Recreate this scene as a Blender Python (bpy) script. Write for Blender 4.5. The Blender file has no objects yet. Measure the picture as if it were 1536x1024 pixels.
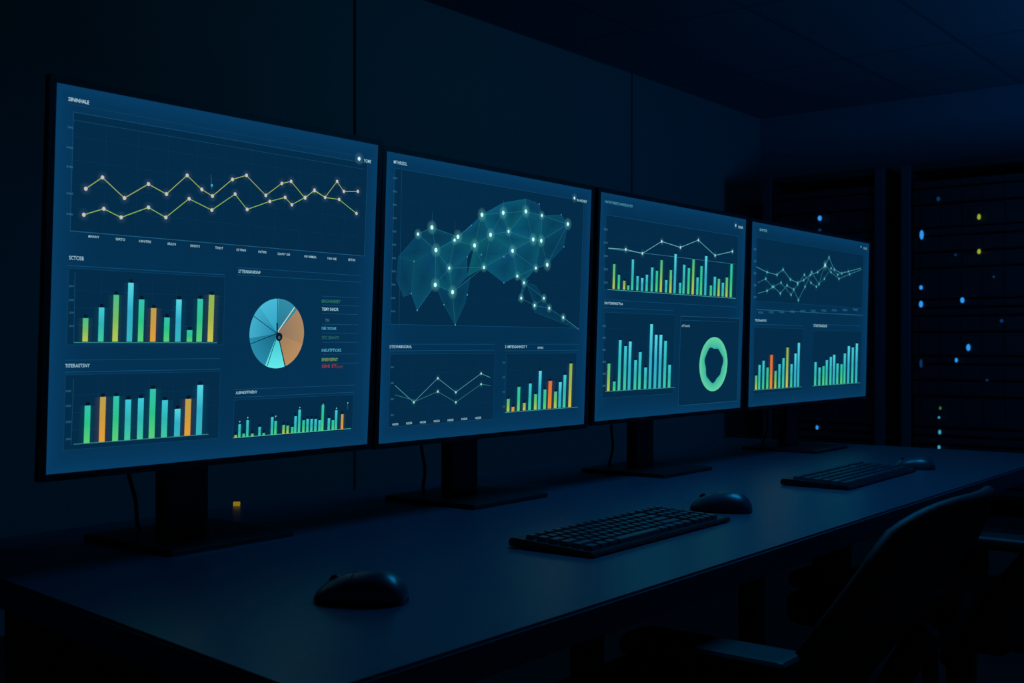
import bpy, bmesh, math, random
from mathutils import Vector, Matrix
random.seed(4)
scene = bpy.context.scene
try:
    scene.view_settings.view_transform = 'Standard'
    scene.view_settings.look = 'None'
except Exception:
    pass

# ------------------------------------------------------------------ survey
F = 1700.0
HC = 1.015            # eye height
DZ = 0.75             # desk top height
C_, S_ = math.cos(math.radians(38.18)), math.sin(math.radians(38.18))
def ray(u, v):
    r = (u - 768) / F
    return (C_ + S_ * r, S_ - C_ * r, (517 - v) / F)

# ------------------------------------------------------------------ helpers
def lin(c):
    out = []
    for x in c[:3]:
        x = x / 255.0
        out.append(x / 12.92 if x <= 0.04045 else ((x + 0.055) / 1.055) ** 2.4)
    return (out[0], out[1], out[2], 1.0)

def pbr(name, rgb, rough=0.5, metal=0.0, spec=0.5, noise=0.0, nscale=40.0, bump=0.0):
    m = bpy.data.materials.new(name); m.use_nodes = True
    nt = m.node_tree; b = nt.nodes['Principled BSDF']
    b.inputs['Base Color'].default_value = lin(rgb)
    b.inputs['Roughness'].default_value = rough
    b.inputs['Metallic'].default_value = metal
    b.inputs['Specular IOR Level'].default_value = spec
    tc = nt.nodes.new('ShaderNodeTexCoord')
    nz = nt.nodes.new('ShaderNodeTexNoise'); nz.inputs['Scale'].default_value = nscale
    nz.inputs['Detail'].default_value = 4
    nt.links.new(tc.outputs['Object'], nz.inputs['Vector'])
    mr = nt.nodes.new('ShaderNodeMapRange')
    mr.inputs['To Min'].default_value = max(0, rough - noise)
    mr.inputs['To Max'].default_value = min(1, rough + noise)
    nt.links.new(nz.outputs['Fac'], mr.inputs['Value'])
    nt.links.new(mr.outputs['Result'], b.inputs['Roughness'])
    if bump > 0:
        bp = nt.nodes.new('ShaderNodeBump'); bp.inputs['Strength'].default_value = bump
        bp.inputs['Distance'].default_value = 0.002
        nt.links.new(nz.outputs['Fac'], bp.inputs['Height'])
        nt.links.new(bp.outputs['Normal'], b.inputs['Normal'])
    return m

def emis(name, rgb, strength=1.0):
    m = bpy.data.materials.new(name); m.use_nodes = True
    nt = m.node_tree; nt.nodes.clear()
    o = nt.nodes.new('ShaderNodeOutputMaterial'); e = nt.nodes.new('ShaderNodeEmission')
    e.inputs['Color'].default_value = lin(rgb); e.inputs['Strength'].default_value = strength
    nt.links.new(e.outputs[0], o.inputs[0])
    return m

def attr_mat(name, additive):
    m = bpy.data.materials.new(name); m.use_nodes = True
    nt = m.node_tree; nt.nodes.clear()
    o = nt.nodes.new('ShaderNodeOutputMaterial'); e = nt.nodes.new('ShaderNodeEmission')
    a = nt.nodes.new('ShaderNodeAttribute'); a.attribute_name = 'pixel_colour'
    nt.links.new(a.outputs['Color'], e.inputs['Color'])
    if additive:
        t = nt.nodes.new('ShaderNodeBsdfTransparent'); ad = nt.nodes.new('ShaderNodeAddShader')
        nt.links.new(t.outputs[0], ad.inputs[0]); nt.links.new(e.outputs[0], ad.inputs[1])
        nt.links.new(ad.outputs[0], o.inputs[0])
    else:
        nt.links.new(e.outputs[0], o.inputs[0])
    return m

def mk(name, mesh, mats=(), parent=None, loc=(0, 0, 0), rot=(0, 0, 0), smooth=False):
    for m in mats:
        mesh.materials.append(m)
    ob = bpy.data.objects.new(name, mesh)
    scene.collection.objects.link(ob)
    ob.location = loc; ob.rotation_euler = rot
    if parent: ob.parent = parent
    if smooth:
        mesh.polygons.foreach_set('use_smooth', [True] * len(mesh.polygons))
    return ob

def empty(name, loc, label, cat, group=None, rotz=0.0):
    ob = bpy.data.objects.new(name, None); ob.empty_display_size = 0.1
    scene.collection.objects.link(ob); ob.location = loc; ob.rotation_euler = (0, 0, rotz)
    ob['label'] = label; ob['category'] = cat
    if group: ob['group'] = group
    return ob

def tag(ob, label, cat, group=None):
    ob['label'] = label; ob['category'] = cat
    if group: ob['group'] = group

def bm_box(bm, x0, x1, y0, y1, z0, z1, bev=0.0, seg=2):
    r = bmesh.ops.create_cube(bm, size=1.0)
    vs = r['verts']
    for v in vs:
        v.co = Vector((x0 + (v.co.x + .5) * (x1 - x0), y0 + (v.co.y + .5) * (y1 - y0), z0 + (v.co.z + .5) * (z1 - z0)))
    if bev > 0:
        es = list({e for v in vs for e in v.link_edges})
        bmesh.ops.bevel(bm, geom=es, offset=bev, segments=seg, profile=0.6, affect='EDGES')

def bm_finish(bm, name):
    bmesh.ops.recalc_face_normals(bm, faces=bm.faces)
    me = bpy.data.meshes.new(name); bm.to_mesh(me); bm.free(); return me

def boxes(name, lst, bev=0.0, seg=2):
    bm = bmesh.new()
    for b in lst: bm_box(bm, *b, bev=bev, seg=seg)
    return bm_finish(bm, name)

def bm_cyl(bm, p0, p1, r0, r1=None, seg=24):
    if r1 is None: r1 = r0
    p0 = Vector(p0); p1 = Vector(p1); d = p1 - p0
    q = Vector((0, 0, 1)).rotation_difference(d.normalized()).to_matrix().to_4x4()
    bmesh.ops.create_cone(bm, cap_ends=True, segments=seg, radius1=r0, radius2=r1, depth=d.length,
                          matrix=Matrix.Translation((p0 + p1) / 2) @ q)

def tube(name, pts, rad, seg=8, closed=False, flat=None):
    pts = [Vector(p) for p in pts]
    n = len(pts); bm = bmesh.new(); rings = []
    up = Vector((1, 0, 0))
    for i in range(n):
        a = pts[(i - 1) % n] if (closed or i > 0) else pts[i]
        b = pts[(i + 1) % n] if (closed or i < n - 1) else pts[i]
        t = (b - a).normalized()
        s = t.cross(up)
        if s.length < 1e-3: s = t.cross(Vector((0, 1, 0)))
        s.normalize(); w = t.cross(s).normalized()
        if i > 0:   # keep frames aligned
            if s.dot(prev) < 0: s = -s; w = -w
        prev = s
        rings.append([bm.verts.new(pts[i] + (s * math.cos(k * 2 * math.pi / seg) + w * math.sin(k * 2 * math.pi / seg)) * rad) for k in range(seg)])
    m = n if closed else n - 1
    for i in range(m):
        A = rings[i]; B = rings[(i + 1) % n]
        for k in range(seg):
            bm.faces.new((A[k], A[(k + 1) % seg], B[(k + 1) % seg], B[k]))
    if not closed:
        bm.faces.new(rings[0]); bm.faces.new(rings[-1])
    return bm_finish(bm, name)

def smooth_path(ctrl, n=8):
    P = [Vector(p) for p in ctrl]; P = [2 * P[0] - P[1]] + P + [2 * P[-1] - P[-2]]
    out = []
    for i in range(1, len(P) - 2):
        for k in range(n):
            t = k / n
            a, b, c, d = P[i - 1], P[i], P[i + 1], P[i + 2]
            out.append(0.5 * ((2 * b) + (c - a) * t + (2 * a - 5 * b + 4 * c - d) * t * t + (3 * b - a - 3 * c + d) * t ** 3))
    out.append(P[-2]); return out

# ------------------------------------------------------------------ materials
M_plastic = pbr('black_plastic', (14, 17, 22), 0.42, noise=0.06, nscale=200)
M_bezel = pbr('bezel_plastic', (4, 5, 7), 0.45, noise=0.05, nscale=150)
M_stand = pbr('stand_metal', (11, 13, 18), 0.42, metal=0.0, noise=0.06)
M_keys = pbr('keycap_plastic', (38, 47, 61), 0.38, noise=0.05, nscale=300)
M_kbody = pbr('keyboard_plastic', (8, 10, 14), 0.4, noise=0.05)
M_mouse = pbr('mouse_plastic', (36, 44, 57), 0.36, noise=0.05, nscale=200)
M_desk = pbr('desk_laminate', (42, 56, 72), 0.36, spec=0.8, noise=0.05, nscale=60, bump=0.03)
M_desk.node_tree.nodes['Principled BSDF'].inputs['Specular Tint'].default_value = (0.40, 0.78, 1.0, 1)
M_leg = pbr('desk_leg_steel', (12, 15, 20), 0.5, metal=0.4, noise=0.05)
M_fabric = pbr('chair_fabric', (22, 28, 38), 0.9, spec=0.3, noise=0.05, nscale=400, bump=0.4)
M_chairp = pbr('chair_plastic', (12, 15, 20), 0.6, spec=0.3, noise=0.05)
M_cable = pbr('cable_rubber', (10, 12, 16), 0.6, noise=0.05)
M_rack = pbr('rack_steel', (20, 28, 40), 0.5, metal=0.1, noise=0.08, nscale=15)
M_server = pbr('server_front', (22, 31, 44), 0.5, metal=0.1, noise=0.1, nscale=30)
M_rackpost = pbr('rack_post_paint', (38, 52, 70), 0.5, noise=0.05)
M_wall = pbr('wall_panel_paint', (70, 88, 100), 0.75, noise=0.08, nscale=3, bump=0.05)
M_wall2 = pbr('far_wall_paint', (68, 92, 114), 0.75, noise=0.08, nscale=3, bump=0.05)
M_floor = pbr('floor_carpet', (14, 18, 26), 0.9, noise=0.1, nscale=90, bump=0.3)
M_px = attr_mat('screen_pixels', False)
M_glow = attr_mat('screen_glow_facets', True)  # additive colour: painted halos and bloom, also the map facets

M_ceil = pbr('ceiling_tile', (84, 104, 124), 0.85, noise=0.05, nscale=80, bump=0.1)
nt = M_ceil.node_tree
br = nt.nodes.new('ShaderNodeTexBrick'); br.offset = 0.0
br.inputs['Color1'].default_value = lin((84, 106, 124)); br.inputs['Color2'].default_value = lin((77, 99, 118))
br.inputs['Mortar'].default_value = lin((66, 84, 102))
br.inputs['Scale'].default_value = 1.0; br.inputs['Mortar Size'].default_value = 0.012
br.inputs['Brick Width'].default_value = 1.2; br.inputs['Row Height'].default_value = 0.6
tc = nt.nodes.new('ShaderNodeTexCoord')
nt.links.new(tc.outputs['Object'], br.inputs['Vector'])
nt.links.new(br.outputs['Color'], nt.nodes['Principled BSDF'].inputs['Base Color'])

def screen_mat(name, z0, z1, w):
    """backlit LCD background: blue, a little lighter toward the panel's rim"""
    m = bpy.data.materials.new(name); m.use_nodes = True
    nt = m.node_tree; nt.nodes.clear()
    o = nt.nodes.new('ShaderNodeOutputMaterial'); e = nt.nodes.new('ShaderNodeEmission')
    tc = nt.nodes.new('ShaderNodeTexCoord'); sp = nt.nodes.new('ShaderNodeSeparateXYZ')
    nt.links.new(tc.outputs['Generated'], sp.inputs[0])
    def edge(sock):
        a = nt.nodes.new('ShaderNodeMath'); a.operation = 'SUBTRACT'; a.inputs[1].default_value = 0.5
        b = nt.nodes.new('ShaderNodeMath'); b.operation = 'ABSOLUTE'
        c = nt.nodes.new('ShaderNodeMath'); c.operation = 'MULTIPLY'; c.inputs[1].default_value = 2.0
        d = nt.nodes.new('ShaderNodeMath'); d.operation = 'POWER'; d.inputs[1].default_value = 11.0
        nt.links.new(sock, a.inputs[0]); nt.links.new(a.outputs[0], b.inputs[0])
        nt.links.new(b.outputs[0], c.inputs[0]); nt.links.new(c.outputs[0], d.inputs[0]); return d.outputs[0]
    ex, ez = edge(sp.outputs['X']), edge(sp.outputs['Z'])
    mx = nt.nodes.new('ShaderNodeMath'); mx.operation = 'MAXIMUM'
    nt.links.new(ex, mx.inputs[0]); nt.links.new(ez, mx.inputs[1])
    nz = nt.nodes.new('ShaderNodeTexNoise'); nz.inputs['Scale'].default_value = 2.5
    nt.links.new(tc.outputs['Generated'], nz.inputs['Vector'])
    ad = nt.nodes.new('ShaderNodeMath'); ad.operation = 'MULTIPLY_ADD'; ad.inputs[1].default_value = 0.35
    nt.links.new(nz.outputs['Fac'], ad.inputs[0]); nt.links.new(mx.outputs[0], ad.inputs[2])
    cr = nt.nodes.new('ShaderNodeValToRGB')
    cr.color_ramp.elements[0].position = 0.05; cr.color_ramp.elements[0].color = lin((4, 46, 77))
    cr.color_ramp.elements[1].position = 1.0; cr.color_ramp.elements[1].color = lin((7, 59, 98))
    nt.links.new(ad.outputs[0], cr.inputs['Fac'])
    nt.links.new(cr.outputs['Color'], e.inputs['Color'])
    nt.links.new(e.outputs[0], o.inputs[0])
    return m

# ------------------------------------------------------------------ room
def structure(ob): ob['kind'] = 'structure'; return ob
WY, WX, CZ = 3.50, 7.23, 2.58
X0R, Y0R = -2.6, -2.6
pan = []
x = 3.37 - 2.2 * 3
while x < WX:
    a, b = max(x + 0.008, X0R), min(x + 2.192, WX)
    if b > a: pan.append((a, b, WY, WY + 0.03, 0, CZ))
    x += 2.2
wall = structure(mk('wall_back', boxes('wall_back', pan + [(X0R, WX, WY + 0.03, WY + 0.1, 0, CZ)], bev=0.0), [M_wall]))
structure(mk('wall_right', boxes('wall_right', [(WX, WX + 0.1, Y0R, WY + 0.1, 0, CZ)]), [M_wall2]))
structure(mk('floor', boxes('floor', [(X0R, WX + 0.1, Y0R, WY + 0.1, -0.1, 0)]), [M_floor]))
structure(mk('ceiling', boxes('ceiling', [(X0R, WX + 0.1, Y0R, WY + 0.1, CZ, CZ + 0.1)]), [M_ceil]))
structure(mk('baseboard_back', boxes('baseboard_back', [(X0R, WX, WY - 0.012, WY, 0, 0.09)]), [M_chairp]))

# ------------------------------------------------------------------ desk
DL = [(0.578, 0.647), (2.95, 0.647), (2.95, 1.515), (0.682, 1.515)]
desk = empty('desk', (1.8, 1.08, 0), 'long dark laminate desk carrying four monitors', 'desk')
bm = bmesh.new()
lo = [bm.verts.new((p[0] - 1.8, p[1] - 1.08, DZ - 0.035)) for p in DL]
hi = [bm.verts.new((p[0] - 1.8, p[1] - 1.08, DZ)) for p in DL]
bm.faces.new(lo[::-1]); bm.faces.new(hi)
for i in range(4):
    bm.faces.new((lo[i], lo[(i + 1) % 4], hi[(i + 1) % 4], hi[i]))
bmesh.ops.bevel(bm, geom=list(bm.edges), offset=0.003, segments=2, affect='EDGES')
mk('desktop', bm_finish(bm, 'desktop'), [M_desk], desk)
for lx in (0.78, 2.06, 2.86):
    mk('desk_leg', boxes('desk_leg', [(-0.025, 0.025, -0.26, -0.20, 0.02, DZ - 0.036), (-0.025, 0.025, 0.30, 0.36, 0.02, DZ - 0.036),
        (-0.03, 0.03, -0.34, 0.40, 0.0, 0.03), (-0.02, 0.02, -0.20, 0.30, DZ - 0.08, DZ - 0.036)], bev=0.003),
       [M_leg], desk, (lx - 1.8, 0, 0))
mk('crossbar', boxes('crossbar', [(-1.0, -0.001 + 1.04, 0.30, 0.33, 0.52, 0.66)], bev=0.002), [M_leg], desk)

# ------------------------------------------------------------------ screen drawing
FONT_CACHE = {}
def text_mesh(s):
    if s in FONT_CACHE: return FONT_CACHE[s]
    cu = bpy.data.curves.new('t', 'FONT'); cu.body = s; cu.resolution_u = 2; cu.offset = 0.006
    ob = bpy.data.objects.new('t', cu); scene.collection.objects.link(ob)
    dg = bpy.context.evaluated_depsgraph_get()
    me = bpy.data.meshes.new_from_object(ob.evaluated_get(dg))
    vs = [(v.co.x, v.co.y) for v in me.vertices]; fs = [tuple(p.vertices) for p in me.polygons]
    bpy.data.objects.remove(ob); bpy.data.curves.remove(cu); bpy.data.meshes.remove(me)
    FONT_CACHE[s] = (vs, fs); return FONT_CACHE[s]

class Scr:
    def __init__(s, tilt, xc, ys):
        s.a = math.radians(tilt); s.xc = xc; s.ys = ys
    def up(s, p):
        dx, dy, dz = ray(*p)
        k = s.ys * math.cos(s.a) / (dy * math.cos(s.a) + dz * math.sin(s.a))
        return (k * dx - s.xc, k * dz / math.cos(s.a))

LW = 0.62      # stroke weight of chart lines
class Art:
    """one chart or caption: flat geometry lying on the screen surface"""
    def __init__(s, scr, name):
        s.scr = scr; s.name = name; s.v = []; s.f = []; s.c = []; s.m = []
    def add(s, pts, cols, layer, mat=0, faces=None):
        b = len(s.v)
        for p, c in zip(pts, cols):
            s.v.append((p[0], -0.0004 - 0.00012 * layer, p[1])); s.c.append(c)
        for f in (faces or [tuple(range(len(pts)))]):
            s.f.append(tuple(b + i for i in f)); s.m.append(mat)
    def poly_m(s, pts, col, layer=1, mat=0):
        s.add(pts, [lin(col)] * len(pts), layer, mat)
    def rect(s, tl, br, col, layer=0):
        a = s.scr.up(tl); b = s.scr.up(br)
        s.poly_m([(a[0], b[1]), (b[0], b[1]), (b[0], a[1]), (a[0], a[1])], col, layer)
    def frame(s, tl, br, col, w=0.0006, layer=1):
        a = s.scr.up(tl); b = s.scr.up(br)
        P = [(a[0], a[1]), (b[0], a[1]), (b[0], b[1]), (a[0], b[1])]
        for i in range(4): s.seg_m(P[i], P[(i + 1) % 4], w, col, layer)
    def seg_m(s, p, q, w, col, layer=2, mat=0):
        d = Vector((q[0] - p[0], q[1] - p[1]))
        if d.length < 1e-6: return
        d.normalize(); n = Vector((-d.y, d.x)) * (w / 2)
        s.poly_m([(p[0] - n.x, p[1] - n.y), (q[0] - n.x, q[1] - n.y), (q[0] + n.x, q[1] + n.y), (p[0] + n.x, p[1] + n.y)], col, layer, mat)
    def line(s, pts, w, col, layer=3):
        P = [s.scr.up(p) for p in pts]
        for i in range(len(P) - 1): s.seg_m(P[i], P[i + 1], w * LW, col, layer)
    def hline(s, p, xe, w, col, layer=2):
        a = s.scr.up(p); b = s.scr.up((xe, p[1] + (517 - p[1]) * (xe - p[0]) / (2105 - p[0])))
        s.seg_m(a, (b[0], a[1]), w, col, layer)
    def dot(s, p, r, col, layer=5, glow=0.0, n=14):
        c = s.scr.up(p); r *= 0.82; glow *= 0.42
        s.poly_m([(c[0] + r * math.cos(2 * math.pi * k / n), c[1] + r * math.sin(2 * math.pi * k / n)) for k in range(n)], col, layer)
        if glow > 0:  # painted halo, fading to nothing around the dot
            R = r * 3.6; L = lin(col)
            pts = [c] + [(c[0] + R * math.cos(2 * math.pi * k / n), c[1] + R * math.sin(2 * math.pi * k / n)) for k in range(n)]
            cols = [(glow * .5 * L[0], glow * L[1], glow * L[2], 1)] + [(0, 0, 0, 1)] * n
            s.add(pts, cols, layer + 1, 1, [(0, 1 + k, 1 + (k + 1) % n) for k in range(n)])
    def grid(s, tl, br, nx, ny, col, w=0.0004):
        a = s.scr.up(tl); b = s.scr.up(br)
        for i in range(1, nx):
            X = a[0] + (b[0] - a[0]) * i / nx; s.seg_m((X, a[1]), (X, b[1]), w, col, 1)
        for i in range(1, ny):
            T = a[1] + (b[1] - a[1]) * i / ny; s.seg_m((a[0], T), (b[0], T), w, col, 1)
    def bars(s, lst, base, wpx, grad=None):
        T0 = s.scr.up(base)[1]
        for it in lst:
            xc, top, kind = it[0], it[1], it[2]
            w = (it[3] if len(it) > 3 else wpx) * 0.76
            l = s.scr.up((xc - w / 2, top)); r = s.scr.up((xc + w / 2, top)); T1 = (l[1] + r[1]) / 2
            ct, cm, cb = BAR[kind]
            TM = T0 + (T1 - T0) * 0.5
            s.add([(l[0], T0), (r[0], T0), (r[0], TM), (l[0], TM), (r[0], T1), (l[0], T1)],
                  [lin(cb), lin(cb), lin(cm), lin(cm), lin(ct), lin(ct)], 3, 0, [(0, 1, 2, 3), (3, 2, 4, 5)])
            cw = (r[0] - l[0]) * 0.32; xm = (l[0] + r[0]) / 2      # small dark cap tick above
            s.poly_m([(xm - cw, T1), (xm + cw, T1), (xm + cw, T1 + 0.004), (xm - cw, T1 + 0.004)], (4, 22, 38), 2)
            # painted soft bloom of the lit column on the panel
            gx = (r[0] - l[0]) * 1.1
            g = tuple(0.04 * c for c in lin(cm)[:3]) + (1,); z = (0, 0, 0, 1)
            s.add([(l[0] - gx, T0), (l[0], T0), (l[0], T1), (l[0] - gx, T1), (r[0], T0), (r[0] + gx, T0), (r[0] + gx, T1), (r[0], T1)],
                  [z, g, g, z, g, z, z, g], 6, 1, [(0, 1, 2, 3), (4, 5, 6, 7)])
    def text(s, st, x0, y0, x1, hpx, col, layer=4):
        hpx *= 0.82
        vs, fs = text_mesh(st)
        a = s.scr.up((x0, y0)); b = s.scr.up((x1, y0)); t = s.scr.up((x0, y0 - hpx))
        mx = max(v[0] for v in vs); mn = min(v[0] for v in vs)
        sx = (b[0] - a[0]) / (mx - mn); sz = (t[1] - a[1]) / 0.70
        s.add([(a[0] + (v[0] - mn) * sx, a[1] + v[1] * sz) for v in vs], [lin(col)] * len(vs), layer, 0, fs)
    def build(s, parent):
        me = bpy.data.meshes.new(s.name)
        me.from_pydata(s.v, [], s.f)
        at = me.color_attributes.new('pixel_colour', 'FLOAT_COLOR', 'POINT')
        for i, c in enumerate(s.c): at.data[i].color = c
        me.materials.append(M_px); me.materials.append(M_glow)
        for p, m in zip(me.polygons, s.m): p.material_index = m
        ob = bpy.data.objects.new(s.name, me); scene.collection.objects.link(ob); ob.parent = parent
        return ob

BAR = {
    't': ((62, 200, 215), (48, 180, 178), (66, 200, 160)),      # teal
    'c': ((84, 215, 228), (50, 172, 200), (54, 180, 188)),      # cyan
    'g': ((50, 195, 175), (44, 195, 135), (90, 208, 120)),      # green
    'y': ((70, 190, 140), (115, 190, 95), (185, 200, 80)),      # yellow green
    'Y': ((140, 180, 85), (160, 180, 78), (205, 195, 85)),      # yellow
    'o': ((185, 160, 80), (205, 155, 62), (228, 158, 58)),      # orange
    'O': ((225, 115, 45), (225, 120, 45), (215, 145, 60)),
}
WHT = (160, 206, 220); DIM = (44, 110, 142); LN = (20, 82, 120); GR = (8, 55, 87); PAN = (4, 43, 72)

def make_monitor(corners, tilt, basec, label):
    YS = 1.182
    s0 = Scr(tilt, 0, YS)
    tl, tr, br_, bl = [s0.up(p) for p in corners]
    xl = (tl[0] + bl[0]) / 2; xr = (tr[0] + br_[0]) / 2
    tt = (tl[1] + tr[1]) / 2; tb = (bl[1] + br_[1]) / 2
    xc = (xl + xr) / 2; hw = (xr - xl) / 2
    scr = Scr(tilt, xc, YS)
    mon = empty('monitor', (basec[0], basec[1], DZ), label, 'monitor', 'monitors in a row on the desk')
    loc = (xc - basec[0], YS - basec[1], HC - DZ); rot = (math.radians(tilt), 0, 0)
    bz = 0.0080
    # bezel ring
    bm = bmesh.new()
    bm_box(bm, -hw - bz, -hw, -0.0018, 0.008, tb - bz, tt + bz)
    bm_box(bm, hw, hw + bz, -0.0018, 0.008, tb - bz, tt + bz)
    bm_box(bm, -hw, hw, -0.0018, 0.008, tt, tt + bz)
    bm_box(bm, -hw, hw, -0.0018, 0.008, tb - bz, tb)
    mk('bezel', bm_finish(bm, 'bezel'), [M_bezel], mon, loc, rot)
    # rear shell with tapered bulge
    bm = bmesh.new()
    bm_box(bm, -hw - bz + .006, hw + bz - .006, 0.0081, 0.013, tb - bz + .004, tt + bz - .004, bev=0.002)
    r = bmesh.ops.create_cube(bm, size=1.0); zc = (tt + tb) / 2
    for v in r['verts']:
        f = 1.0 if v.co.y < 0 else 0.72
        v.co = Vector((v.co.x * hw * 1.3 * f, 0.0125 if v.co.y < 0 else 0.05, zc + v.co.z * (tt - tb) * .62 * f))
    mk('rear_shell', bm_finish(bm, 'rear_shell'), [M_plastic], mon, loc, rot)
    # screen
    bm = bmesh.new()
    bm_box(bm, -hw, hw, 0.0, 0.0078, tb, tt)
    screen = mk('screen', bm_finish(bm, 'screen'), [screen_mat('screen_backlight', tb, tt, hw)], mon, loc, rot)
    # stand
    cw = 0.035
    top = 0.30
    mk('stand_column', boxes('stand_column', [(-cw, cw, 0.005, 0.030, 0.008, top)], bev=0.003), [M_stand], mon)
    armf = (YS + 0.052) - basec[1] - math.tan(math.radians(tilt)) * (top - 0.045 - (HC - DZ))
    mk('stand_arm', boxes('stand_arm', [(-0.028, 0.028, armf - 0.012, 0.008, top - 0.075, top - 0.015)], bev=0.003), [M_stand], mon)
    bm = bmesh.new(); bm_box(bm, -0.10, 0.10, -0.10, 0.10, 0.0, 0.008, bev=0.003)
    mk('stand_base', bm_finish(bm, 'stand_base'), [M_stand], mon)
    # cables
    by = 0.045
    pts = smooth_path([(-0.055, YS + .055 - basec[1], 0.20), (-0.062, by, 0.12), (-0.048, by + .01, 0.05), (-0.03, by + 0.03, 0.012), (0.0, by + .04, 0.0045)])
    mk('cable', tube('cable', pts, 0.0028), [M_cable], mon, smooth=True)
    return mon, screen, scr

# ---- monitor 1
m1, sc, S = make_monitor([(86, 122), (566, 219), (552, 667), (66, 710)], 3.0, (0.95, 1.31),
    'large flat monitor showing line chart, bars and pie chart')
a = Art(S, 'heading'); a.text('SIININHALE', 102, 151, 133, 7, (185, 222, 232)); a.build(sc)
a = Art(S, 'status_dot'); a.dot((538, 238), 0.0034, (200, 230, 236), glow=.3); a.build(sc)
a = Art(S, 'status_text'); a.text('YOME', 545, 243, 556, 6, WHT); a.build(sc)
a = Art(S, 'line_chart')
a.rect((110, 168), (546, 384), PAN); a.frame((110, 168), (546, 384), (22, 80, 116))
a.grid((110, 168), (546, 384), 11, 5, GR)
up1 = [(128, 283), (153, 266), (186, 297), (222, 276), (249, 291), (280, 263), (302, 284), (318, 294), (348, 269), (369, 263), (398, 293), (422, 275), (436, 272), (457, 297), (471, 285), (487, 296), (505, 272), (515, 287), (536, 287)]
lo1 = [(125, 322), (155, 313), (181, 326), (222, 311), (248, 326), (283, 298), (317, 315), (352, 291), (370, 314), (404, 302), (427, 296), (437, 307), (457, 296), (471, 286), (487, 296), (508, 299), (534, 320)]
a.line(up1, 0.0015, (165, 182, 95)); a.line(lo1, 0.0015, (145, 188, 85))
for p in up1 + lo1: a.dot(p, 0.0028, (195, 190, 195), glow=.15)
for i, p in enumerate([(140, 356), (180, 360), (217, 363), (257, 367), (292, 370), (328, 373), (361, 376), (393, 379), (425, 382), (465, 386), (497, 389), (527, 391)]):
    w = [8, 7, 9, 6, 7, 6, 7, 6, 9, 9, 7, 5][i]
    a.text(['MAINNY', 'SIIRTO', 'HINTRE', 'IRILN', 'RRIISTS', 'TINST', 'SVTRIN', 'INTIRE', 'LIANT SIII', 'NE HIMSIA', 'TAN NIE', 'IRTIN'][i], p[0] - w, p[1], p[0] + w, 4.3, WHT)
for i, y in enumerate([192, 222, 251, 291, 322]): a.text('3460'[:3 + i % 2], 99 if i else 101, y, 109, 4, DIM)
a.hline((110, 180), 545, 0.0004, LN); a.hline((104, 346), 541, 0.0006, (34, 95, 130)); a.hline((100, 155), 560, 0.0005, (16, 66, 100))
a.line([(316, 262), (317, 284)], .0008, (40, 120, 150)); a.dot((317, 278), 0.0022, (60, 160, 190))
a.build(sc)
a = Art(S, 'bar_chart')
a.text('SCTCISB', 103, 389, 125, 7, WHT); a.hline((101, 398), 337, 0.0006, LN); a.hline((101, 391), 337, 0.0003, GR)
a.rect((103, 402), (334, 517), PAN); a.frame((103, 402), (334, 517), (14, 64, 98)); a.grid((112, 410), (330, 513), 6, 4, GR)
a.bars([(128, 477, 'y'), (152, 461, 't'), (174, 442, 'y'), (196, 424, 'c'), (212, 449, 'g'), (230, 462, 'o'), (250, 476, 'g'), (268, 449, 'c'), (284, 495, 'g'), (300, 448, 'g'), (317, 442, 'Y')], (128, 512), 10.8)
a.hline((110, 513.5), 325, 0.0008, (60, 135, 138)); a.hline((111, 410), 111.5, 0.0006, LN); a.line([(112, 408), (110, 514)], .0008, LN)
for i, y in enumerate([430, 451, 470, 490]): a.text('250', 103, y, 110, 3.5, DIM)
a.build(sc)
a = Art(S, 'bar_chart')
a.text('TITERASTSNY', 97, 551, 134, 6.5, WHT); a.hline((97, 558), 330, 0.0006, LN); a.hline((97, 540), 330, 0.0005, (22, 76, 108))
a.rect((98, 562), (327, 657), PAN); a.frame((98, 562), (327, 657), (14, 64, 98)); a.grid((108, 566), (324, 655), 6, 4, GR)
a.bars([(131, 608, 'g'), (154, 595, 'o'), (174, 594, 'g'), (192, 599, 't'), (211, 597, 't'), (229, 583, 'g'), (247, 600, 't'), (266, 613, 'c'), (282, 598, 'o'), (300, 577, 'c')], (131, 664), 11.5)
a.hline((110, 666), 312, 0.0008, (60, 135, 138)); a.line([(110, 568), (106, 667)], .0008, LN)
for i, y in enumerate([588, 610, 634, 660]): a.text('300', 98, y, 106, 3.5, DIM)
a.build(sc)
a = Art(S, 'pie_chart')
a.text('STTEARANRSNF', 357, 409, 390, 6, WHT); a.hline((355, 401), 541, 0.0005, LN); a.hline((355, 412), 541, 0.0005, LN)
c = S.up((415.5, 500)); R = 0.0465
def wedge(d0, d1, ct, ce, off=0.0):
    n = 14; A = [math.radians(d0 + (d1 - d0) * i / n) for i in range(n + 1)]
    mid = math.radians((d0 + d1) / 2); o = (c[0] + off * math.sin(mid), c[1] + off * math.cos(mid))
    a.add([o] + [(o[0] + R * math.sin(t), o[1] + R * math.cos(t)) for t in A], [lin(ct)] + [lin(ce)] * (n + 1), 3, 0, [(0, i + 1, i + 2) for i in range(n)])
wedge(0, 45, (36, 120, 145), (50, 140, 165)); wedge(45, 108, (140, 115, 95), (170, 135, 98)); wedge(108, 160, (150, 122, 92), (185, 142, 96))
wedge(162, 204, (60, 190, 205), (100, 235, 235)); wedge(204, 262, (22, 100, 130), (40, 140, 170)); wedge(262, 318, (36, 130, 168), (66, 175, 205)); wedge(318, 360, (44, 160, 195), (72, 185, 215))
a.line([(415.5, 498), (441, 461)], 0.0024, (215, 215, 195), 4); a.line([(416, 500), (428, 553)], 0.0024, (6, 32, 54), 4); a.line([(416, 500), (400, 549)], 0.0018, (6, 32, 54), 4)
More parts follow.
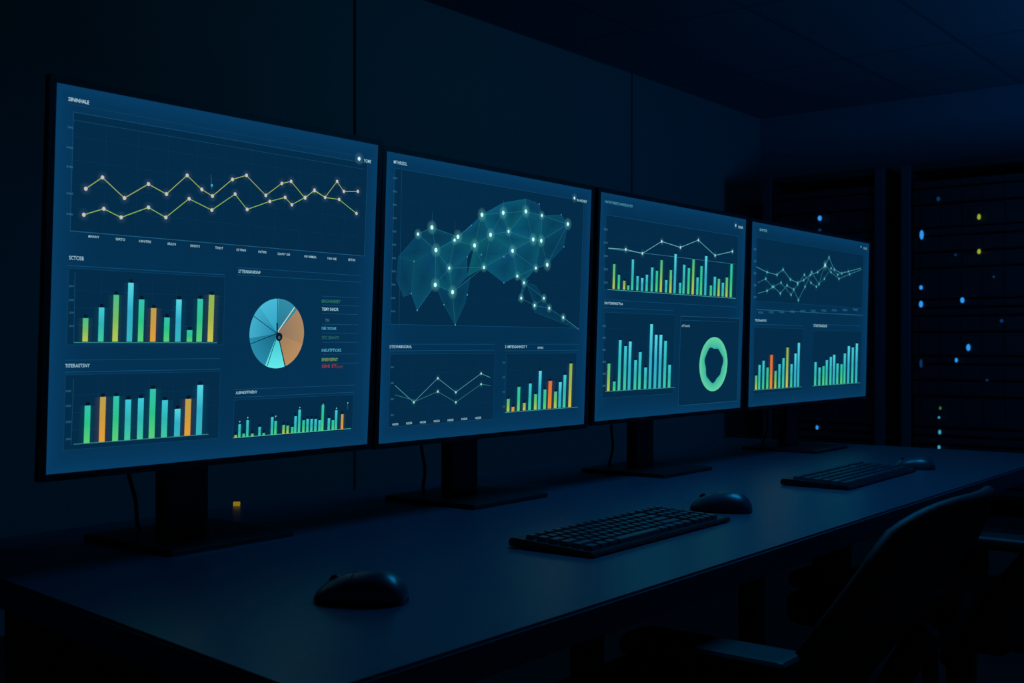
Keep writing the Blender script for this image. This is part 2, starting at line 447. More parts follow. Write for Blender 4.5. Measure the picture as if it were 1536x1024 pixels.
a.line([(416, 446), (415, 500)], 0.0015, (6, 42, 66), 4); a.line([(415, 500), (380, 474)], 0.0015, (6, 42, 66), 4); a.line([(415, 500), (374, 516)], 0.0015, (6, 42, 66), 4)
a.line([(415, 502), (415, 484)], 0.0036, (5, 22, 36), 5); a.dot((418, 505), 0.0070, (6, 26, 40), 5); a.dot((418, 506), 0.0026, (60, 90, 100), 6)
a.build(sc)
a = Art(S, 'legend')
rows = [(453, 'BINOAIHRIIEY', 28, (50, 125, 100)), (465, 'TIEMY INNOR', 25, WHT), (482, 'TIN', 8, (80, 110, 120)), (494, 'NIE YIONR', 22, (75, 175, 205)), (508, 'STIC SBAHOY', 26, (46, 106, 104)), (527, 'INSUITFTIORS', 29, (84, 180, 205)), (541, 'IENEINYEIFNY', 24, (130, 170, 85)), (551, 'SIHI ST', 22, (175, 52, 46))]
for y, st, w, col in rows: a.text(st, 482 if w > 10 else 487, y + .5, (482 if w > 10 else 485) + w, 5.8, col)
a.text('HANT', 504, 552, 514, 5, (110, 52, 55))
for y in (444, 457, 470, 486, 499, 513, 531, 545): a.hline((483, y), 537, 0.0005, (28, 80, 114))
a.build(sc)
a = Art(S, 'bar_chart')
a.text('ALBNESFTFHENY', 353, 591, 385, 5.5, WHT); a.hline((350, 584), 532, 0.0005, LN); a.hline((350, 596), 532, 0.0005, LN)
a.rect((351, 600), (528, 645), PAN); a.frame((351, 600), (528, 645), (14, 64, 98))
sm = [(353, 652, 'Y'), (359, 636, 't'), (365, 650, 'g'), (371, 630, 't'), (378, 650, 'y'), (389, 640, 't'), (395, 649, 'g'), (408, 625, 't'), (413, 631, 'g'), (425, 637, 'y'), (431, 638, 'y'), (438, 640, 'g'), (443, 624, 't'), (449, 614, 't'), (455, 630, 'g'), (461, 628, 't'), (467, 628, 't'), (473, 628, 't'), (479, 630, 't'), (484, 607, 'g'), (493, 627, 't'), (499, 630, 'g'), (504, 615, 't'), (513, 621, 'o')]
a.bars(sm, (353, 656), 4.7); a.hline((349, 656.5), 526, 0.0009, (70, 170, 165))
for p in [(359, 632), (371, 626), (413, 624), (449, 611), (484, 606), (504, 612), (521, 604)]:
    a.dot(p, 0.0012, (130, 195, 205), 5); a.line([p, (p[0], p[1] + 10)], .0006, (60, 140, 150), 2)
a.build(sc)

# ---- monitor 2
m2, sc, S = make_monitor([(580, 225), (885, 286), (878, 636), (566, 665)], 2.3, (1.49, 1.27),
    'flat monitor showing glowing network map and small charts')
a = Art(S, 'heading'); a.text('MTHRSSSL', 590, 245, 610, 6, WHT); a.build(sc)
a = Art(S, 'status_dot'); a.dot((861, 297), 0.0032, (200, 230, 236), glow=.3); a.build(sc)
a = Art(S, 'status_text'); a.text('IN HONRY', 865, 302, 880, 5, WHT); a.build(sc)
a = Art(S, 'network_map')
a.rect((592, 252), (869, 492), PAN); a.frame((592, 252), (869, 492), (20, 76, 112)); a.grid((602, 262), (868, 485), 10, 6, (8, 53, 85))
a.line([(602, 256), (598, 492)], .0008, LN)
for i in range(11): a.text('300', 589 - i * .3, 268 + i * 20, 595 - i * .3, 3.5, DIM)
nodes = [(647, 341), (626, 351), (686, 355), (681, 360), (653, 375), (711, 368), (722, 322), (735, 352), (754, 319), (762, 347), (788, 317), (812, 323), (851, 336), (799, 359), (768, 376), (811, 361), (803, 402), (820, 397), (775, 414), (785, 424), (725, 401), (673, 402), (652, 427), (678, 438), (781, 447), (815, 447), (823, 462), (801, 458), (844, 476)]
big = [0, 2, 4, 6, 7, 8, 10, 12, 14, 13, 15, 17, 23, 22, 5]
def facet(pl, col, k):
    k *= 0.56
    P = [S.up(p) for p in pl]; L = lin(col)
    cx = (sum(p[0] for p in P) / len(P), sum(p[1] for p in P) / len(P))
    a.add([cx] + P, [tuple(x * k * .45 for x in L[:3]) + (1,)] + [tuple(x * k * (.7 + .5 * random.random()) for x in L[:3]) + (1,) for _ in P], 3, 1, [(0, 1 + i, 1 + (i + 1) % len(P)) for i in range(len(P))])
TE = (16, 108, 130)
for pl, k in [
    ([(597, 385), (626, 351), (653, 375), (620, 392)], .5), ([(597, 385), (620, 392), (616, 440), (605, 445), (594, 420)], .4),
    ([(620, 392), (653, 375), (652, 427), (625, 465), (616, 440)], .55),
    ([(626, 351), (647, 341), (672, 350), (686, 355), (653, 375)], .40),
    ([(653, 375), (686, 355), (711, 368), (700, 385), (673, 402)], .75), ([(653, 375), (673, 402), (678, 438), (652, 427)], .65), ([(673, 402), (700, 385), (700, 415), (678, 438)], .7),
    ([(652, 427), (678, 438), (682, 487), (665, 457)], .40), ([(678, 438), (705, 415), (697, 455), (682, 487)], .35),
    ([(686, 355), (706, 338), (722, 322), (735, 352), (711, 368)], .8),
    ([(722, 322), (754, 304), (754, 319), (762, 347), (735, 352)], .85), ([(754, 304), (788, 298), (788, 317), (762, 347), (754, 319)], .75),
    ([(711, 368), (735, 352), (768, 376), (725, 401), (700, 415)], .8), ([(768, 376), (775, 414), (755, 424), (725, 401)], .7),
    ([(735, 352), (762, 347), (799, 359), (768, 376)], .95),
    ([(762, 347), (788, 317), (812, 323), (811, 361), (799, 359)], .8), ([(788, 298), (808, 306), (812, 323), (788, 317)], .45),
    ([(768, 376), (799, 359), (811, 361), (803, 402), (785, 424), (775, 414)], .75),
    ([(812, 323), (841, 322), (851, 336), (811, 361)], .5), ([(811, 361), (851, 336), (845, 370), (820, 397), (803, 402)], .42),
    ([(785, 424), (792, 420), (781, 447), (776, 452)], .6),
    ([(788, 423), (803, 428), (815, 447), (823, 462), (801, 458)], .22),
    ([(823, 462), (844, 476), (868, 494), (801, 468), (801, 458)], .22)]:
    facet(pl, TE, k)
    a.line(pl + [pl[0]], 0.0007, (18, 84, 108), 4)
ed = [(0, 1), (0, 4), (0, 2), (1, 4), (3, 4), (4, 22), (4, 21), (21, 22), (21, 23), (3, 21), (3, 5), (5, 7), (5, 6), (6, 7), (6, 8), (7, 8), (7, 9), (8, 9), (8, 10), (9, 10), (10, 11), (10, 13), (9, 13), (11, 15), (11, 12), (12, 15), (13, 15), (13, 14), (9, 14), (14, 18), (14, 16), (15, 17), (16, 17), (16, 18), (18, 19), (5, 20), (20, 14), (20, 23), (21, 20), (22, 23), (19, 24), (24, 27), (19, 25), (25, 26), (26, 27), (26, 28), (25, 27), (12, 17), (7, 20)]
for i, j in ed: a.line([nodes[i], nodes[j]], 0.0008, (40, 118, 138), 5)
a.line([(844, 476), (868, 494)], .0009, (70, 165, 175), 5); a.line([(682, 487), (678, 438)], .0008, (40, 120, 140), 5); a.line([(625, 465), (652, 427)], .0008, (40, 120, 140), 5)
a.line([(788, 298), (788, 317)], .0008, (40, 120, 140), 5); a.line([(706, 338), (686, 355)], .0008, (60, 150, 160), 5)
for p in [(648, 318), (682, 330), (755, 300)]: a.line([p, (p[0], p[1] + 24)], .0006, (34, 100, 124), 2)
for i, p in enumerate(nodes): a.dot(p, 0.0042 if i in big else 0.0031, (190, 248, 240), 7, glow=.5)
for p in [(625, 465), (682, 487), (755, 385), (721, 382), (700, 442)]: a.dot(p, 0.0018, (80, 150, 165), 7)
for p in [(620, 392), (616, 440), (706, 338), (700, 385), (755, 424), (845, 370), (665, 457), (841, 322), (808, 306)]: a.dot(p, 0.0016, (70, 150, 165), 7)
a.build(sc)
a = Art(S, 'line_chart')
a.text('DTISYNRBSSGRNL', 584, 522, 617, 5.5, WHT); a.hline((583, 516), 742, 0.0005, LN); a.hline((583, 526), 742, 0.0005, LN)
a.rect((585, 531), (739, 628), PAN); a.frame((585, 531), (739, 628), (16, 68, 102)); a.grid((592, 535), (737, 626), 6, 4, GR)
A1 = [(592, 578), (620, 603), (656, 567), (683, 588), (721, 560), (735, 566)]; B1 = [(592, 592), (624, 601), (656, 587), (683, 603), (721, 576), (735, 578)]
a.line(A1, 0.0014, (80, 155, 160)); a.line(B1, 0.0012, (50, 125, 118))
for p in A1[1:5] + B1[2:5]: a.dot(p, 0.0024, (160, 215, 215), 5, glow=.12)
for i in range(7): a.text('NI5SR', 588 + i * 21 - i * .3, 638 - i * 1.6, 597 + i * 21 - i * .3, 4, WHT)
for i in range(4): a.text('30', 585, 552 + i * 24, 590, 3.5, DIM)
a.build(sc)
a = Art(S, 'bar_chart')
a.text('S HMTENSAHHISSY Y', 757, 522, 790, 5.5, WHT); a.text('IHNN', 806, 523, 814, 4, WHT); a.hline((756, 516), 868, 0.0005, LN); a.hline((756, 526), 868, 0.0005, LN)
a.rect((758, 530), (862, 611), PAN); a.frame((758, 530), (862, 611), (16, 68, 102)); a.grid((762, 535), (860, 610), 4, 4, GR)
a.bars([(762, 598, 'y'), (769, 610, 'o'), (778, 580, 'g'), (786, 604, 'Y'), (795, 575, 't'), (803, 591, 'y'), (810, 556, 'c'), (817, 584, 'g'), (825, 571, 'O', 6.8), (833, 587, 'y'), (840, 573, 'c'), (847, 562, 't'), (856, 545, 'Y')], (762, 617), 5.4)
a.hline((757, 618.5), 866, 0.0009, (55, 155, 155)); a.line([(759, 536), (757, 618)], .0008, LN)
for i in range(4): a.text('30', 753, 545 + i * 22, 757, 3.5, DIM)
a.build(sc)

# ---- monitor 3
m3, sc, S = make_monitor([(902, 289), (1118, 328), (1111, 611), (889, 632)], 2.0, (2.05, 1.25),
    'flat monitor showing bar charts and green ring chart')
a = Art(S, 'heading'); a.text('HNTRTRIIRIFS INHRSRSOHEY', 907, 304, 949, 5, (80, 155, 178)); a.build(sc)
a = Art(S, 'status_dot'); a.dot((1103, 338), 0.0034, WHT, glow=.2); a.build(sc)
a = Art(S, 'status_text'); a.text('SIINR', 1107, 342, 1114, 4.5, WHT); a.build(sc)
a = Art(S, 'bar_chart')
a.rect((909, 322), (1104, 447), PAN); a.frame((909, 322), (1104, 447), (22, 80, 114)); a.grid((915, 330), (1103, 445), 9, 4, GR)
tops = [(921, 396, 'y'), (928, 412, 'g'), (936, 421, 'Y'), (942, 428, 'g'), (949, 389, 't'), (956, 414, 't'), (963, 417, 'c'), (970, 412, 't'), (978, 401, 't'), (985, 406, 'g'), (992, 390, 'y'), (999, 420, 't'), (1006, 405, 'y'), (1013, 381, 'c'), (1020, 424, 't'), (1026, 397, 't'), (1033, 402, 'g'), (1040, 389, 'y'), (1046, 416, 't'), (1052, 399, 'g'), (1059, 384, 'c'), (1066, 428, 'g'), (1072, 415, 't'), (1078, 418, 'y'), (1084, 424, 't'), (1090, 416, 'y'), (1097, 396, 'g')]
a.bars(tops, (920, 433), 4.2); a.hline((911, 434), 1103, 0.0010, (70, 165, 172))
L3 = [(912, 372), (938, 374), (963, 380), (992, 362), (1020, 371), (1047, 360), (1072, 383), (1098, 377)]
a.line(L3, 0.0018, (110, 185, 195)); a.hline((912, 373), 1102, 0.0008, (50, 125, 148), 2)
for p in [(963, 380), (992, 362), (1047, 360), (1072, 383), (1020, 371), (938, 374), (1098, 377)]: a.dot(p, 0.0034, (170, 220, 228), 5, glow=.2)
for i in range(5): a.text('500', 905, 345 + i * 20, 911, 4, DIM)
a.build(sc)
a = Art(S, 'bar_chart')
a.text('SINTSRIRRSTRA', 906, 456, 934, 4.5, WHT); a.hline((905, 449), 1106, 0.0006, LN); a.hline((905, 461), 1010, 0.0006, LN)
a.rect((907, 468), (1009, 590), PAN); a.frame((907, 468), (1009, 590), (16, 70, 104)); a.grid((912, 472), (1008, 588), 4, 6, GR)
a.bars([(913, 545, 'y'), (921, 572, 'g'), (930, 510, 't'), (938, 519, 't'), (945, 512, 'c'), (953, 540, 't'), (960, 528, 't'), (968, 551, 't'), (977, 486, 'c'), (984, 502, 'c'), (991, 502, 'c'), (998, 511, 't'), (1004, 547, 't')], (913, 586), 5.2)
a.hline((907, 587), 1012, 0.0010, (55, 148, 155))
for i in range(6): a.text('400', 903, 490 + i * 18, 908, 4, DIM)
a.build(sc)
a = Art(S, 'ring_chart')
a.text('ATTLAOS', 1022, 490, 1034, 4, WHT); a.frame((1021, 474), (1105, 601), (28, 88, 120), .0008); a.rect((1021, 474), (1105, 601), PAN)
c = S.up((1070, 546)); n = 72
RO = 0.0590
for k in range(n):
    t0, t1 = 2 * math.pi * k / n, 2 * math.pi * (k + 1) / n
    def ri(t): return 0.0375 + 0.0026 * math.sin(3 * t + .6) + 0.0016 * math.sin(7 * t)
    def P(t, r): return (c[0] + r * math.cos(t) * 1.08, c[1] + r * math.sin(t))
    ca, cb = lin((56, 178, 156)), lin((100, 212, 164))
    a.add([P(t0, ri(t0)), P(t0, RO), P(t1, RO), P(t1, ri(t1))], [ca, cb, cb, ca], 4)
a.hline((1021, 480), 1105, 0.0006, LN)
a.build(sc)

# ---- monitor 4
m4, sc, S = make_monitor([(1128, 335), (1304, 363), (1298, 594), (1121, 610)], 1.4, (2.72, 1.22),
    'flat monitor showing tangled line chart and small bars')
a = Art(S, 'heading'); a.text('SHSTIE', 1139, 346, 1150, 4.5, (120, 178, 198)); a.build(sc)
a = Art(S, 'status_dot'); a.dot((1291, 370), 0.003, (140, 190, 205)); a.build(sc)
a = Art(S, 'status_text'); a.text('INE', 1295, 374, 1300, 4.5, (120, 170, 190)); a.build(sc)
a = Art(S, 'line_chart')
a.rect((1135, 356), (1293, 462), PAN); a.frame((1135, 356), (1293, 462), (16, 70, 104)); a.grid((1138, 360), (1292, 460), 8, 4, (12, 56, 88))
Ls = [[(1134, 400), (1150, 408), (1165, 412), (1174, 404), (1185, 419), (1196, 424), (1205, 420), (1215, 412), (1226, 408), (1237, 398), (1243, 386), (1251, 404), (1262, 410), (1272, 407), (1291, 402)],
      [(1136, 440), (1150, 436), (1160, 430), (1170, 440), (1180, 428), (1190, 434), (1197, 450), (1207, 430), (1217, 408), (1228, 426), (1237, 396), (1246, 408), (1258, 418), (1274, 411), (1292, 404)],
      [(1136, 424), (1148, 418), (1158, 430), (1171, 424), (1186, 442), (1196, 426), (1206, 412), (1216, 424), (1224, 430), (1236, 418), (1246, 402), (1256, 412), (1268, 407)]]
for i, l in enumerate(Ls):
    a.line(l, 0.0024, [(66, 145, 160), (52, 128, 144), (42, 115, 130)][i])
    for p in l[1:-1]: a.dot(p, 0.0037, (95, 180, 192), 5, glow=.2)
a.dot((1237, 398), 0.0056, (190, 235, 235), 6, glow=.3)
for i in range(10): a.text('NISS', 1137 + i * 16 - i * .2, 470 - i * .5, 1144 + i * 16 - i * .2, 4, DIM)
for i in range(5): a.text('30', 1130, 375 + i * 18, 1134, 4, DIM)
a.hline((1134, 464), 1294, .0009, (44, 115, 145))
a.build(sc)
a = Art(S, 'bar_chart')
a.text('TRSTHANTRS', 1132, 482, 1149, 4.5, WHT); a.hline((1130, 486), 1204, .0008, LN)
a.rect((1131, 491), (1202, 585), PAN); a.frame((1131, 491), (1202, 585), (16, 68, 102))
a.bars([(1134, 563, 'y'), (1139, 547, 't'), (1145, 541, 't'), (1151, 551, 'g'), (1157, 532, 'O', 4.6), (1163, 556, 'y'), (1169, 546, 't'), (1175, 537, 't'), (1181, 521, 'Y'), (1187, 546, 't'), (1193, 530, 'c'), (1198, 514, 'c')], (1134, 584), 4.0)
a.hline((1130, 585), 1202, .0012, (55, 138, 148))
a.build(sc)
a = Art(S, 'bar_chart')
a.text('STSRTSNRSIHE', 1220, 490, 1240, 4.5, WHT); a.hline((1217, 486), 1290, .0008, LN)
a.rect((1219, 495), (1290, 577), PAN); a.frame((1219, 495), (1290, 577), (16, 68, 102))
a.bars([(1223, 543, 't'), (1229, 551, 't'), (1235, 549, 'g'), (1240, 540, 't'), (1246, 535, 't'), (1251, 532, 'c'), (1256, 545, 't'), (1262, 546, 'g'), (1267, 530, 't'), (1273, 519, 'c'), (1279, 521, 't'), (1285, 515, 'c')], (1223, 578), 4.0)
a.hline((1218, 579), 1290, .0012, (55, 138, 148))
a.build(sc)

# ------------------------------------------------------------------ keyboard
def make_keyboard(loc, rotz, label):
    kb = empty('keyboard', loc, label, 'keyboard', 'keyboards on the desk', rotz)
    L, W = 0.385, 0.134
    bm = bmesh.new()   # wedge body with raised rear
    prof = [(-W / 2, 0.0015), (-W / 2 + .003, 0.007), (W / 2 - .005, 0.013), (W / 2, 0.010), (W / 2, 0.0015)]
    A = [bm.verts.new((-L / 2, y, z)) for y, z in prof]; B = [bm.verts.new((L / 2, y, z)) for y, z in prof]
    bm.faces.new(A); bm.faces.new(B[::-1])
    for i in range(5): bm.faces.new((A[i], A[(i + 1) % 5], B[(i + 1) % 5], B[i]))
    bmesh.ops.bevel(bm, geom=list(bm.edges), offset=0.0012, segments=2, affect='EDGES')
    parts = [mk('keyboard_body', bm_finish(bm, 'keyboard_body'), [M_kbody], kb)]
    for sx in (-.165, .165):
        parts.append(mk('foot', boxes('foot', [(-.012, .012, -.05, .05, 0, .003)], bev=.0008), [M_cable], kb, (sx, 0, 0)))
    cache = {}
    def key(xc, yc, w, d):
        k = (round(w, 4), round(d, 4))
        if k not in cache:
            bm = bmesh.new(); r = bmesh.ops.create_cube(bm, size=1.0)
            for v in r['verts']:
                f = 1.0 if v.co.z < 0 else 0.80
                v.co = Vector((v.co.x * (w - .0030 if f == 1 else w - .0056), v.co.y * (d - .0030 if f == 1 else d - .0060), 0 if v.co.z < 0 else .0062))
            bmesh.ops.bevel(bm, geom=list(bm.edges), offset=0.0007, segments=2, affect='EDGES')
            me = bm_finish(bm, 'key'); me.materials.append(M_keys); cache[k] = me
        z = 0.0066 + (yc + W / 2) * 0.006 / W
        ob = bpy.data.objects.new('key', cache[k]); scene.collection.objects.link(ob); ob.parent = kb
        ob.location = (xc, yc, z); ob.rotation_euler = (0.045, 0, 0); parts.append(ob)
    p = 0.0181; x0 = -L / 2 + .007; y0 = -W / 2 + .0155; pv = p * .995
    rows = [
        [1.25, 1.25, 1.25, 6.25, 1.25, 1.25, 1.25, 1.25],
        [2.25] + [1] * 10 + [2.75], [1.75] + [1] * 11 + [2.25], [1.5] + [1] * 12 + [1.5], [1] * 13 + [2]]
    for r, row in enumerate(rows):
        x = x0
        for w in row: key(x + w * p / 2, y0 + r * pv, w * p, p); x += w * p
    x = x0
    for i in range(14): key(x + 15 * p / 28, y0 + 5 * pv + .001, 15 * p / 14, p * .85); x += 15 * p / 14
    for r in range(5):
        for c in range(4): key(x0 + (15.35 + c + .5) * p, y0 + r * pv, p, p)
    for c in range(4): key(x0 + (15.35 + c + .5) * p, y0 + 5 * pv + .001, p, p * .85)
    return kb, parts

def clone(thing, parts, loc, rotz, label, k=1.0):
    n = thing.copy(); scene.collection.objects.link(n); n.location = loc; n.rotation_euler = (0, 0, rotz); n['label'] = label; n.scale = (k, k, k)
    mp = {thing: n}
    for q in parts:
        c = q.copy(); scene.collection.objects.link(c); mp[q] = c
        c.parent = mp[q.parent]
    return n

kb1, kparts = make_keyboard((1.352, 0.857, DZ), 0.01, 'black full-size keyboard with raised keys on dark desk')
kb1.scale = (0.97, 1, 1)
clone(kb1, kparts, (2.190, 0.862, DZ), 0.02, 'black full-size keyboard at the far end of the desk')

# ------------------------------------------------------------------ mouse
ML = 0.0490
def msurf(y, b, k=1.0):
    u = max(-1, min(1, y / ML)); e = max(0.0, 1 - u * u) ** 0.30
    w = 0.0285 * e * (1 - .06 * u) * (1 - .07 * math.exp(-((u - .1) / .3) ** 2)); h = 0.0320 * max(0, 1 - abs(u) ** 2.6) ** .5 * (0.90 - 0.26 * u)
    return Vector((w * k * math.cos(b), y, h * k * max(0, math.sin(b)) ** .75 + .0015))
def make_mouse(loc, rotz, label):
    m = empty('computer_mouse', loc, label, 'computer mouse', 'mice on the desk', rotz)
    bm = bmesh.new(); NY, NB = 40, 28; R = []
    for i in range(NY + 1):
        y = -(ML - .0001) * math.cos(math.pi * i / NY)
        R.append([bm.verts.new(msurf(y, math.pi * j / NB)) for j in range(NB + 1)])
    for i in range(NY):
        for j in range(NB): bm.faces.new((R[i][j], R[i][j + 1], R[i + 1][j + 1], R[i + 1][j]))
        bm.faces.new((R[i][0], R[i + 1][0], R[i + 1][NB], R[i][NB]))
    bmesh.ops.remove_doubles(bm, verts=bm.verts, dist=1e-5)
    parts = [mk('mouse_body', bm_finish(bm, 'mouse_body'), [M_mouse], m, smooth=True)]
    for b0, b1 in ((.10, .485), (.515, .90)):
        bm = bmesh.new(); R = []
        for i in range(17):
            y = 0.007 + .0405 * i / 16
            R.append([bm.verts.new(msurf(y, math.pi * (b0 + (b1 - b0) * j / 12), 1.03)) for j in range(13)])
        for i in range(16):
            for j in range(12): bm.faces.new((R[i][j], R[i][j + 1], R[i + 1][j + 1], R[i + 1][j]))
        me = bm_finish(bm, 'mouse_button')
        parts.append(mk('mouse_button', me, [M_mouse], m, smooth=True))
    zt = msurf(.028, math.pi / 2).z
    bm = bmesh.new(); bm_cyl(bm, (-.0032, .028, zt - .002), (.0032, .028, zt - .002), .006, seg=28)
    bmesh.ops.bevel(bm, geom=[e for e in bm.edges if len(e.link_faces) == 2 and e.calc_face_angle() > 1], offset=.0012, segments=2, affect='EDGES')
    parts.append(mk('scroll_wheel', bm_finish(bm, 'scroll_wheel'), [M_cable], m))
    parts.append(mk('glide_pad', boxes('glide_pad', [(-.016, .016, -.033, .033, 0, .002)], bev=.0005), [M_cable], m))
    return m, parts
mo, mparts = make_mouse((0.826, 0.848, DZ), math.radians(30), 'black wireless mouse alone on the bare desk top')
clone(mo, mparts, (1.628, 0.856, DZ), math.radians(18), 'black wireless mouse beside the nearer keyboard')
clone(mo, mparts, (2.440, 0.822, DZ), math.radians(15), 'black wireless mouse beside the farther keyboard', 0.85)

# small yellow connector cap, given a glow of its own, behind the first monitor
bm = bmesh.new(); bm_box(bm, -.0055, .0055, -.003, .003, 0, .007, bev=.0012); bm_box(bm, -.003, .003, .003, .009, .002, .005, bev=.0006)
yc = mk('cable_connector', bm_finish(bm, 'cable_connector'), [emis('yellow_connector_glow', (150, 120, 20), 0.8)], None, (1.186, 1.509, DZ), (0, 0, math.radians(-45)))
tag(yc, 'small yellow cable connector at the rear desk edge', 'connector')

# ------------------------------------------------------------------ office chair
def make_chair(loc, rotz, label):
    ch = empty('office_chair', loc, label, 'office chair', 'office chairs at the desk', rotz)
    P = []
    bm = bmesh.new(); bm_box(bm, -.235, .235, -.22, .23, .425, .495, bev=.03, seg=4)
    P.append(mk('seat', bm_finish(bm, 'seat'), [M_fabric], ch, smooth=True))
    prof = smooth_path([(0, -.205, .50), (0, -.230, .55), (0, -.280, .62), (0, -.335, .70), (0, -.380, .77), (0, -.402, .826)], 5)
    def bp(u, v):
        i = v * (len(prof) - 1); k = min(int(i), len(prof) - 2); q = prof[k].lerp(prof[k + 1], i - k)
        w = 0.228 * (1 - 0.24 * max(0, (v - .62) / .38) ** 2.6) * (1 - .10 * (1 - v) ** 2)
        return Vector((u * w, q.y + .045 * u * u, q.z - 0.028 * abs(u) ** 3.5 * v))
    back = None
    bm = bmesh.new(); G = [[bm.verts.new(bp(-1 + 2 * i / 20, j / 20)) for i in range(21)] for j in range(21)]
    for j in range(20):
        for i in range(20): bm.faces.new((G[j][i], G[j][i + 1], G[j + 1][i + 1], G[j + 1][i]))
    back = mk('backrest', bm_finish(bm, 'backrest'), [M_fabric], ch, smooth=True)
    so = back.modifiers.new('thickness', 'SOLIDIFY'); so.thickness = .012; so.offset = 0; P.append(back)
    rim = [bp(-1 + 2 * i / 20, 0) for i in range(20)] + [bp(1, j / 20) for j in range(20)] + [bp(1 - 2 * i / 20, 1) for i in range(20)] + [bp(-1, 1 - j / 20) for j in range(20)]
    fr = mk('backrest_frame', tube('backrest_frame', rim, .0085, seg=10, closed=True), [M_chairp], back, smooth=True); P.append(fr)
    sp = smooth_path([(0, -.10, .41), (0, -.235, .405), (0, -.275, .47), (0, -.290, .56), (0, -.340, .655)], 6)
    P.append(mk('back_support', tube('back_support', sp, .020, seg=12), [M_chairp], ch, smooth=True))
    for sx in (-1, 1):
        bm = bmesh.new(); bm_box(bm, -.035, .035, -.275, -.055, .635, .66, bev=.010, seg=3)
        arm = mk('armrest', bm_finish(bm, 'armrest'), [M_chairp], ch, (sx * .245, 0, 0)); P.append(arm)
        ap = smooth_path([(-sx * .07, -.12, .415), (sx * .02, -.12, .42), (sx * .03, -.14, .48), (0, -.17, .58), (0, -.17, .637)], 6)
        P.append(mk('arm_support', tube('arm_support', ap, .016, seg=10), [M_chairp], arm, smooth=True))
    bm = bmesh.new(); bm_cyl(bm, (0, 0, .09), (0, 0, .25), .028); bm_cyl(bm, (0, 0, .25), (0, 0, .40), .017); bm_box(bm, -.10, .10, -.12, .10, .395, .427, bev=.008)
    P.append(mk('gas_lift', bm_finish(bm, 'gas_lift'), [M_chairp], ch))
    bm = bmesh.new(); bm_cyl(bm, (0, 0, .065), (0, 0, .115), .045, .036)
    for k in range(5):
        t = math.radians(90 + 72 * k); d = Vector((math.cos(t), math.sin(t), 0))
        bm_cyl(bm, d * .03 + Vector((0, 0, .09)), d * .29 + Vector((0, 0, .068)), .023, .014, seg=12)
    P.append(mk('star_base', bm_finish(bm, 'star_base'), [M_chairp], ch))
    for k in range(5):
        t = math.radians(90 + 72 * k); d = Vector((math.cos(t), math.sin(t), 0)) * .285; n = Vector((-math.sin(t), math.cos(t), 0))
        bm = bmesh.new()
        for s in (-1, 1): bm_cyl(bm, n * s * .008 + Vector((0, 0, .026)), n * s * .024 + Vector((0, 0, .026)), .026, seg=20)
        bm_cyl(bm, (0, 0, .026), (0, 0, .07), .007, seg=10)
        P.append(mk('caster', bm_finish(bm, 'caster'), [M_chairp], ch, d))
    return ch, P
ch, cparts = make_chair((1.455, 0.815, 0), 0.0, 'black office chair with curved backrest pushed under the desk')
clone(ch, cparts, (2.47, 0.80, 0), 0.0, 'black office chair at the far end of the desk')

# ------------------------------------------------------------------ server racks
RX = 6.60
def on_rack(u, v):
    d = ray(u, v); k = (RX - 0.012) / d[0]; return (RX - 0.012, k * d[1], HC + k * d[2])
def led_mesh(w, h):
    bm = bmesh.new(); bmesh.ops.create_uvsphere(bm, u_segments=16, v_segments=10, radius=1.0)
    for v in bm.verts: v.co = Vector((v.co.x * .006, v.co.y * w / 2, v.co.z * h / 2))
    return bm_finish(bm, 'indicator_light')
LEDC = {'b': emis('led_blue', (50, 150, 240), 1.0), 'B': emis('led_bright_blue', (110, 200, 255), 1.0), 'd': emis('led_dim_blue', (12, 50, 95), 1.0),
        'y': emis('led_yellow', (180, 200, 60), 0.7), 'g': emis('led_green', (60, 110, 60), 1.0), 'k': emis('led_cyan', (60, 160, 190), 1.0)}
def rack(y0, y1, leds, label):
    r = empty('server_rack', (RX, (y0 + y1) / 2, 0), label, 'server rack', 'server racks along the end wall')
    hw = (y1 - y0) / 2; H = 2.06
    mk('cabinet_body', boxes('cabinet_body', [(0, .58, -hw, -hw + .03, 0, H), (0, .58, hw - .03, hw, 0, H), (0, .58, -hw + .03, hw - .03, H - .04, H),
        (0, .58, -hw + .03, hw - .03, 0, .06), (.55, .58, -hw + .03, hw - .03, .06, H - .04)], bev=0), [M_rack], r)
    mk('front_post', boxes('front_post', [(-.012, .0, hw - .055, hw, 0, H)], bev=.003), [M_rackpost], r)
    mk('front_post', boxes('front_post', [(-.012, .0, -hw, -hw + .055, 0, H)], bev=.003), [M_rackpost], r)
    z = .08; i = 0
    hs = [.0875, .0445, .132, .0875, .0445, .0445, .176, .0875]
    while z < H - .1:
        h = hs[i % len(hs)]
        if z + h > H - .05: break
        ins = .012 if i % 3 else .03
        bm = bmesh.new(); bm_box(bm, ins, .45, -hw + .06, hw - .06, z, z + h - .006, bev=.003)
        nb = 6                               # raised drive bays on the face
        for k in range(nb):
            w = (2 * hw - .2) / nb; yy = -hw + .1 + k * w
            bm_box(bm, ins - .005, ins + .001, yy + .004, yy + w - .004, z + .008, z + h - .014)
        mk('server_unit', bm_finish(bm, 'server_unit'), [M_server], r)
        z += h + .004; i += 1
    for (u, v, c, w, h) in leds:
        p = on_rack(u, v); s = (RX * 0.80) / F
        mk('indicator_light', led_mesh(w * s, h * s), [LEDC[c]], r, (-.006, p[1] - (y0 + y1) / 2, p[2]), smooth=True)
    return r
rack(2.40, 3.17, [(1229, 327, 'b', 8, 10), (1229, 345, 'd', 6, 6), (1225, 641, 'b', 5, 8), (1262, 470, 'd', 3, 5)],
     'tall dark server rack with few blue lights by end wall')
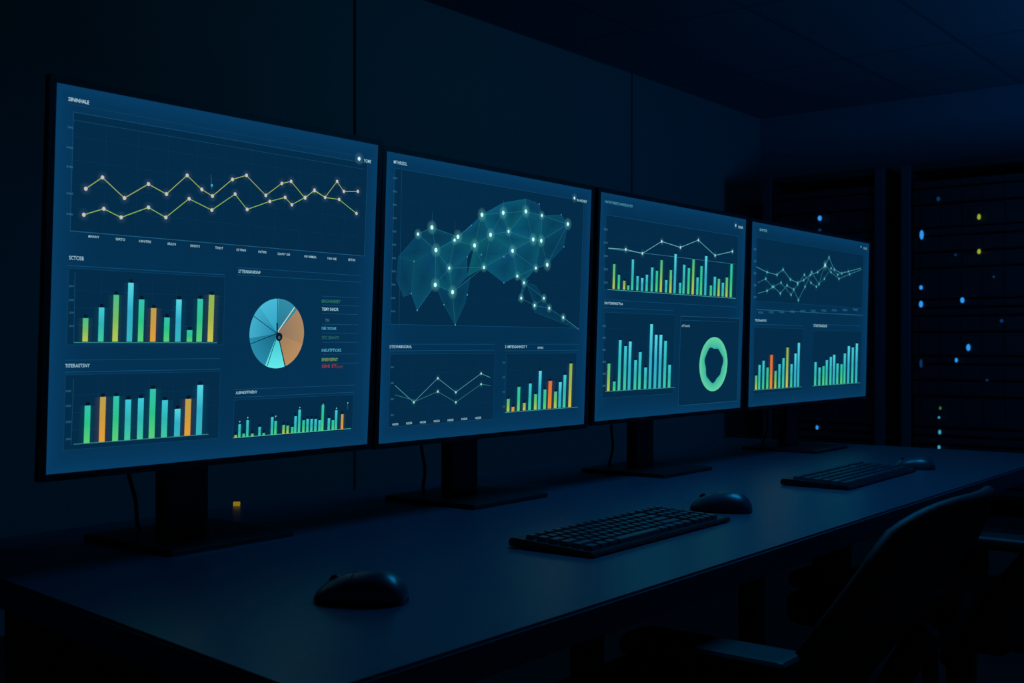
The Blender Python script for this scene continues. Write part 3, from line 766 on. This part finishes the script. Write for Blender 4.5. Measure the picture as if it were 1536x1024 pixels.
rack(1.40, 2.30, [(1382, 352, 'b', 7, 17), (1468, 325, 'y', 6, 10), (1468, 377, 'y', 6, 9), (1381, 431, 'b', 6, 8), (1381, 456, 'b', 7, 12), (1443, 450, 'b', 7, 10),
     (1452, 521, 'b', 7, 12), (1434, 540, 'b', 5, 8), (1502, 481, 'd', 6, 6), (1381, 545, 'd', 5, 16), (1410, 612, 'g', 4, 6), (1408, 626, 'k', 4, 4), (1409, 648, 'k', 5, 8), (1408, 671, 'k', 5, 8),
     (1407, 298, 'd', 6, 8), (1433, 382, 'd', 4, 4), (1490, 415, 'd', 4, 4), (1480, 570, 'd', 4, 4)],
     'tall dark server rack with blue and yellow status lights')
rack(0.46, 1.36, [], 'tall dark server rack at the edge of the row')

# ------------------------------------------------------------------ lights
def area(name, loc, target, sx, sy, power, col):
    l = bpy.data.lights.new(name, 'AREA'); l.shape = 'RECTANGLE'; l.size = sx; l.size_y = sy; l.energy = power; l.color = col
    ob = bpy.data.objects.new(name, l); scene.collection.objects.link(ob); ob.location = loc
    ob.rotation_euler = (Vector(target) - Vector(loc)).to_track_quat('-Z', 'Y').to_euler(); return ob
area('light_end_wall', (5.3, -0.6, 1.6), (7.2, 0.8, 2.45), 0.6, 0.6, 24.0, (.02, .36, 1.0))
area('fill_back_wall', (3.8, 1.3, 2.50), (3.9, 3.5, 1.3), 1.4, 0.3, 4.4, (.04, .62, 1.0))  # added fill that brightens the back wall, stands for no fixture
area('fill_desk', (2.00, 0.74, 2.00), (1.92, 0.74, 0.7), 0.6, 0.4, 11.0, (.01, .40, 1.0))  # added blue fill above the desk, out of view
w = bpy.data.worlds.new('dim_room'); scene.world = w; w.use_nodes = True
w.node_tree.nodes['Background'].inputs['Color'].default_value = (.03, .44, 1.0, 1)
w.node_tree.nodes['Background'].inputs['Strength'].default_value = 0.030

# ------------------------------------------------------------------ camera
cam = bpy.data.cameras.new('camera'); co = bpy.data.objects.new('camera', cam); scene.collection.objects.link(co)
cam.sensor_width = 36; cam.lens = 36 * F / 1536; cam.shift_y = 5 / 1536
co.location = (0, 0, HC); co.rotation_euler = (math.radians(90), 0, math.radians(38.18 - 90))
cam.clip_start = .02
cam.dof.use_dof = True; cam.dof.focus_distance = 1.75; cam.dof.aperture_fstop = 11.0
scene.camera = co
